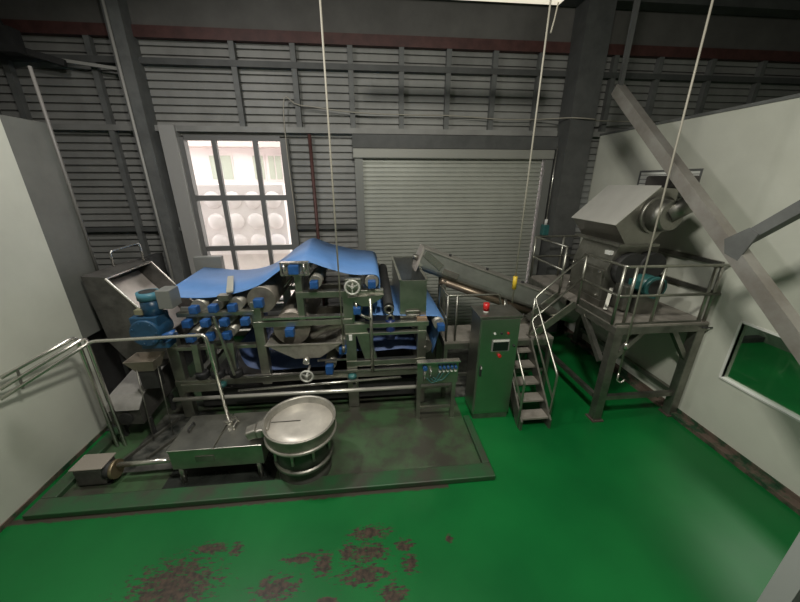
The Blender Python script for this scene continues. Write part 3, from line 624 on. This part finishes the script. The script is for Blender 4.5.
# stairs
st = thing('access_stairs', (2.5, 4.6, 0), 'steel access stairs turning at a landing between the cabinet and the platform', 'stairs')
SX0, SX1 = 2.25, 2.68
for y, z in ((3.85, .18), (4.04, .36), (4.24, .54), (4.44, .73), (4.63, .91)):
    MB().box(SX0, SX1, y, y+.2, z-.035, z).build('tread', deck, st, bevel=.004)
for x in (SX0-.03, SX1): MB().prism([(3.8, 0), (3.95, 0), (4.88, .98), (4.88, 1.1), (4.72, 1.1), (3.8, .16)], 'x', x, x+.03).build('stringer', steel_dk, st)
MB().box(1.2, 3.1, 4.72, 5.36, 1.06, 1.1).build('landing_plate', deck, st)
for x0, x1, y0, y1 in ((1.2, 3.1, 4.72, 4.78), (1.2, 3.1, 5.3, 5.36), (1.2, 1.26, 4.78, 5.3), (3.04, 3.1, 4.78, 5.3)): MB().box(x0, x1, y0, y1, .96, 1.06).build('landing_beam', steel_dk, st)
for x in (1.23, 3.07):
    for y in (4.75, 5.33): MB().box(x-.03, x+.03, y-.03, y+.03, 0, .96).build('landing_leg', steel_dk, st)
MB().box(1.26, 3.04, 4.73, 4.77, .42, .47).build('landing_stretcher', steel_dk, st)
for i in range(2):
    x = 2.82+.22*i; z = 1.29+.19*i; MB().box(x, x+.22, 4.83, 5.3, z-.03, z).build('tread', deck, st)
for y in (4.8, 5.3): MB().bar((2.72, y+.015, 1.06), (3.44, y+.015, 1.66), .03, .12).build('stringer', steel, st)
def hr(path, r=.017): MB().tube(fillet(path, .06), r, 10).build('hand_rail', steel, st)
hr([(2.71, 3.87, .012), (2.71, 3.87, .92), (2.71, 4.8, 1.8), (3.43, 4.8, 2.5)]); hr([(2.71, 3.88, .5), (2.71, 4.8, 1.4), (3.43, 4.8, 2.08)], .016)
hr([(2.22, 3.87, .012), (2.22, 3.87, .82), (2.22, 4.84, 1.78)]); hr([(2.22, 3.88, .45), (2.22, 4.84, 1.38)], .016)
MB().cyl((2.71, 4.82, 1.1), (2.71, 4.8, 1.8), .018, 10).build('rail_post', steel, st); MB().cyl((2.22, 4.84, 1.1), (2.22, 4.84, 1.78), .018, 10).build('rail_post', steel, st)
hr([(1.23, 5.33, 1.1), (1.23, 5.33, 1.9), (1.23, 4.75, 1.9), (2.06, 4.75, 1.9), (2.16, 4.75, 1.55), (2.16, 4.75, 1.1)])
hr([(1.23, 5.33, 1.5), (1.23, 4.75, 1.5)], .015)
for o in st.children[-2:]: o.data.materials[0] = steel_dk
for x, y in ((1.23, 4.75), (1.38, 4.75)): MB().cyl((x, y, 1.1), (x, y, 1.9), .018, 10).build('rail_post', steel_dk, st)
# crusher
cr = thing('fruit_crusher', (3.95, 5.0, PZ), 'stainless crusher with shiny wedge hopper and teal motor standing on the platform', 'crusher')
Yf, Yb = 4.5, 5.55
wedge = MB().prism([(3.6, 3.0), (4.15, 3.52), (4.45, 3.5), (4.45, 3.05), (4.25, 2.72), (3.82, 2.72)], 'y', Yf, Yb)
ho = wedge.build('hopper', mat('hopper_steel', (.34, .33, .30), .3, .95, var=.2, scale=3), cr)
MB().prism([(3.585, 2.995), (4.15, 3.525), (4.15, 3.545), (3.575, 3.005)], 'y', Yf-.015, Yb+.015).build('hopper_lid', mat('hopper_lid_steel', (.62, .61, .56), .3, .3, var=.12, scale=2), ho)
MB().box(3.72, 4.36, Yf-.03, Yb+.03, 2.68, 2.72).build('hopper_flange', steel_dk, ho)
MB().prism([(3.72, 1.78), (3.72, 2.3), (3.84, 2.68), (4.3, 2.68), (4.55, 2.3), (4.55, 1.78)], 'y', 4.62, 5.5).build('crusher_body', steel_dk, cr)
fp = MB().box(3.685, 3.72, 4.66, 5.46, 1.84, 2.28).build('inspection_door', steel_dk, cr, bevel=.008)
for y in (4.7, 5.06, 5.42):
    for z in (1.86, 2.24): MB().cyl((3.665, y, z), (3.687, y, z), .018, 8).build('bolt', steel_lt, fp)
MB().box(3.74, 3.8, 4.66, 4.78, 2.52, 2.58).build('name_tag', white, cr)
MB().cyl((4.05, 4.5, 2.3), (4.05, 4.62, 2.3), .27, 32).build('side_cover', dark, cr)
MB().cyl((4.35, 4.46, 2.38), (4.35, 4.62, 2.38), .2, 28).build('pulley_guard', dark, cr)
MB().cyl((4.2, 4.44, 3.14), (4.2, 4.5, 3.14), .27, 36).build('auger_flange', steel_dk, cr)
MB().tube([(4.2, 4.32, 3.15), (4.5, 4.2, 3.38)], .12, 24).build('auger_tube', steel_dk, cr)
MB().cyl((4.2, 4.45, 3.14), (4.22, 4.26, 3.15), .24, 28, .2).build('auger_cone', steel_dk, cr)
MB().box(4.32, 4.8, 4.55, 5.0, 3.5, 3.68).build('drive_box', mat('dark_drive_box', (.05, .045, .042), .5), cr, bevel=.03)
mo = MB().cyl((4.24, 4.26, 2.11), (4.24, 4.6, 2.11), .155, 28).build('motor', teal, cr)
MB().cyl((4.24, 4.2, 2.11), (4.24, 4.27, 2.11), .165, 28).build('fan_cowl', teal, mo); MB().cyl((4.24, 4.195, 2.11), (4.24, 4.2, 2.11), .13, 28).build('fan_grille', dark, mo)
MB().box(4.03, 4.11, 4.34, 4.52, 2.06, 2.18).build('terminal_box', teal, mo)
MB().box(4.04, 4.40, 4.26, 4.6, PZ, 1.96).build('motor_base', steel_dk, cr); MB().box(3.7, 4.58, 4.6, 5.52, PZ, 1.78).build('base_frame', steel_dk, cr)
MB().bar((3.68, 4.42, 1.70), (3.84, 4.58, 2.0), .05, .04).build('belt_guard_bar', steel_dk, cr)
MB().box(3.86, 3.98, 4.3, 4.56, 1.72, 2.12).build('gearbox', steel_dk, cr, bevel=.02)
# inclined screw conveyor
sc = thing('screw_conveyor', (2.4, 5.6, 0), 'long inclined screw conveyor rising from the platform to the feed box', 'conveyor')
A_, B_ = Vector((.88, 5.6, 2.33)), Vector((4.0, 5.6, 1.14)); ax = (B_-A_).normalized(); up = Vector((0, 1, 0)).cross(ax).normalized()
if up.z < 0: up = -up
def cvp(t, y, h): return A_+ax*t+Vector((0, y, 0))+up*h
Lc = (B_-A_).length
sec = [(-.18, .2)]+[(-.18*math.cos(math.pi*i/10), -.05-.15*math.sin(math.pi*i/10)) for i in range(11)]+[(.18, .2)]
n_ = len(sec); vs = [cvp(0, y, h) for y, h in sec]+[cvp(Lc, y, h) for y, h in sec]
MB().add(vs, [list(range(n_))[::-1], list(range(n_, 2*n_))]+[[i, (i+1) % n_, n_+(i+1) % n_, n_+i] for i in range(n_)]).build('trough', mat('trough_steel', (.30, .31, .28), .4, .5, var=.25, scale=3), sc)
MB().bar(cvp(-.02, 0, .21), cvp(Lc, 0, .21), .4, .025, (0, 0, 1)).build('cover', mat('pale_cover', (.42, .40, .36), .45, .6, var=.25), sc)
MB().bar(cvp(-.03, 0, .0), cvp(0, 0, .0), .38, .42, (0, 0, 1)).build('end_plate', mat('pale_plate', (.5, .46, .42), .45, .5), sc)
for t_ in (.5, 1.25, 2.0, 2.7): MB().cyl(cvp(t_, -.05, .22), cvp(t_, -.05, .26), .025, 10).build('cover_knob', black, sc)
MB().cyl(cvp(.5, -.12, -.24), cvp(2.6, -.12, -.24), .065, 16).build('drain_tube', mat('bronze_tube', (.24, .19, .14), .4, .8), sc)
MB().cyl(cvp(-.12, -.05, .0), cvp(-.03, -.05, .0), .05, 14).build('shaft_bearing', steel_dk, sc)
MB().bar(cvp(.03, -.19, .14), cvp(.4, -.19, .0), .01, .12).build('inspection_plate', steel_lt, sc); MB().bar(cvp(.45, -.19, -.05), cvp(.75, -.19, -.05), .01, .1).build('inspection_plate', steel_lt, sc)
for x, z in ((1.32, 1.95), (3.0, 1.3)):
    for y in (5.44, 5.76): MB().box(x-.03, x+.03, y-.02, y+.02, 0, z).build('leg', steel_dk, sc)

# ------------------------------------------------------------------ steel brace, hoses, lamp, wall fittings
sb = thing('steel_brace', (4, 2.5, 0), 'heavy diagonal steel brace crossing in front of the right wall', 'brace')
MB().bar((4.0, 5.6, 4.96), (4.0, -.22, .012), .135, .15, (0, 1, 0)).build('main_member', strutm, sb)
MB().bar((4.0, 3.12, 3.0), (4.0, -.2, 6.2), .11, .11, (0, 1, 0)).build('counter_member', paintgrey, sb)
MB().prism([(3.25, 3.0), (3.05, 3.15), (2.95, 3.1), (3.05, 2.8), (3.2, 2.85)], 'x', 3.93, 3.95).build('gusset_plate', paintgrey, sb)
MB().box(3.97, 4.03, 5.53, 5.59, 4.9, 7.2).build('hanger', girt, sb)
hg = 'pale hoses hanging from the roof'
def hanging(x, y, z0, label, dx=0):
    o = thing('hanging_hose', (x, y, z0), label, 'hose', hg)
    MB().cyl((x, y, z0), (x+dx, y, 7.2), .0115, 8).build('hose', hose, o); MB().cyl((x+dx, y, 7.1), (x+dx, y, 7.2), .05, 12).build('ceiling_bracket', dark, o)
    return o
h1 = hanging(-.42, 4.36, 1.3, 'pale hose hanging in front of the press hand wheel'); MB().cyl((-.42, 4.36, 1.2), (-.42, 4.36, 1.3), .025, 10).build('spray_nozzle', steel_dk, h1)
h2 = hanging(2.2, 4.55, 1.82, 'pale hose with yellow grip hanging behind the control cabinet'); MB().cyl((2.2, 4.55, 2.05), (2.2, 4.55, 2.25), .032, 12).build('yellow_grip', yellow, h2)
h3 = hanging(3.6, 3.78, .95, 'pale hose hanging in front of the platform guard rail down to a hook', -.11); MB().tube(fillet([(3.6, 3.78, .95), (3.6, 3.78, .82), (3.68, 3.78, .78), (3.72, 3.78, .84)], .03), .012, 8).build('hook', steel_lt, h3)
MB().cyl((3.594, 3.78, 1.35), (3.592, 3.78, 1.45), .03, 10).build('coupling', steel_lt, h3)
cl = thing('ceiling_light', (1.2, 4.78, 5.65), 'cream tube light fitting hanging at the top edge above the shutter', 'lamp')
MB().box(.2, 2.5, 4.68, 4.92, 5.7, 5.78).build('housing', white, cl); MB().box(.22, 2.48, 4.70, 4.90, 5.68, 5.70).build('diffuser', mat('lit_diffuser', (.8, .76, .66), .5, emit=(1, .9, .72), strength=.75), cl)
for x in (.5, 2.2): MB().cyl((x, 4.78, 5.78), (x, 4.78, 7.2), .012, 8).build('suspension_rod', steel_dk, cl)
MB().tube([(2.45, 4.85, 5.7), (2.35, 4.7, 5.45), (2.3, 4.65, 5.3)], .01, 6).build('pull_cord', hose, cl)
tag(MB().tube(smooth([(-1.56, 7.46, 2.6), (-1.57, 7.46, 4.95), (-1.25, 7.46, 5.0), (-.28, 7.46, 4.9), (.73, 7.46, 4.87), (1.77, 7.46, 4.87), (2.85, 7.46, 4.82), (3.61, 7.46, 4.83), (4.0, 7.3, 4.83), (4.2, 7.03, 4.8), (4.66, 7.03, 4.78), (4.9, 7.3, 4.8), (6.4, 7.46, 4.82)]), .012, 6).build('wall_cable', hose), 'thin pale cable sagging along the back wall above the shutter', 'cable')
tag(MB().cyl((-1.12, 7.5, 0), (-1.12, 7.5, 4.5), .035, 12).build('red_pipe', redpaint), 'dull red pipe standing between the window and the shutter', 'pipe')
tag(MB().cyl((-4.24, 7.2, 0), (-4.24, 7.2, 6.9), .024, 10).build('conduit', mat('pale_conduit', (.36, .355, .33), .5)), 'pale vertical conduit on the dark column left of the window', 'conduit')
tag(MB().cyl((-4.135, 5.24, 1.5), (-4.135, 5.24, 4.95), .02, 10).build('conduit', mat('dull_conduit', (.12, .115, .105), .5)), 'pale vertical conduit at the end of the grey left partition', 'conduit')
tag(MB().bar((-5.4, 7.4, 5.62), (-4.36, 7.4, 5.5), .05, .05).build('conduit', MATS['pale_conduit']), 'short pale sloping conduit high on the upper left siding', 'conduit')
sm = thing('shutter_motor', (4.1, 7.3, 2.5), 'small teal shutter motor hanging on a chain beside the roller shutter', 'motor')
MB().box(4.02, 4.18, 7.22, 7.38, 2.42, 2.66).build('motor_body', teal, sm, bevel=.02); MB().cyl((4.1, 7.3, 2.66), (4.1, 7.3, 4.3), .012, 8).build('chain', steel_lt, sm); MB().cyl((4.1, 7.3, 2.66), (4.1, 7.3, 2.78), .035, 10).build('hook_block', white, sm)
lv = thing('louvre_vent', (XR, 5.29, 3.25), 'white louvred vent in the right wall behind the crusher hopper', 'vent')
MB().box(XR-.01, XR+.05, 4.7, 4.73, 3.25, 3.78).box(XR-.01, XR+.05, 5.85, 5.88, 3.25, 3.78).box(XR-.01, XR+.05, 4.73, 5.85, 3.25, 3.28).box(XR-.01, XR+.05, 4.73, 5.85, 3.75, 3.78).build('vent_frame', paintgrey, lv)
MB().box(XR+.07, XR+.09, 4.7, 5.88, 3.25, 3.78).build('back_sheet', paintgrey, lv)
for i in range(7): MB().bar((XR+.01, 4.73, 3.32+.07*i), (XR+.01, 5.85, 3.32+.07*i), .02, .06).build('slat', mat('vent_white', (.78, .79, .75), .45), lv)
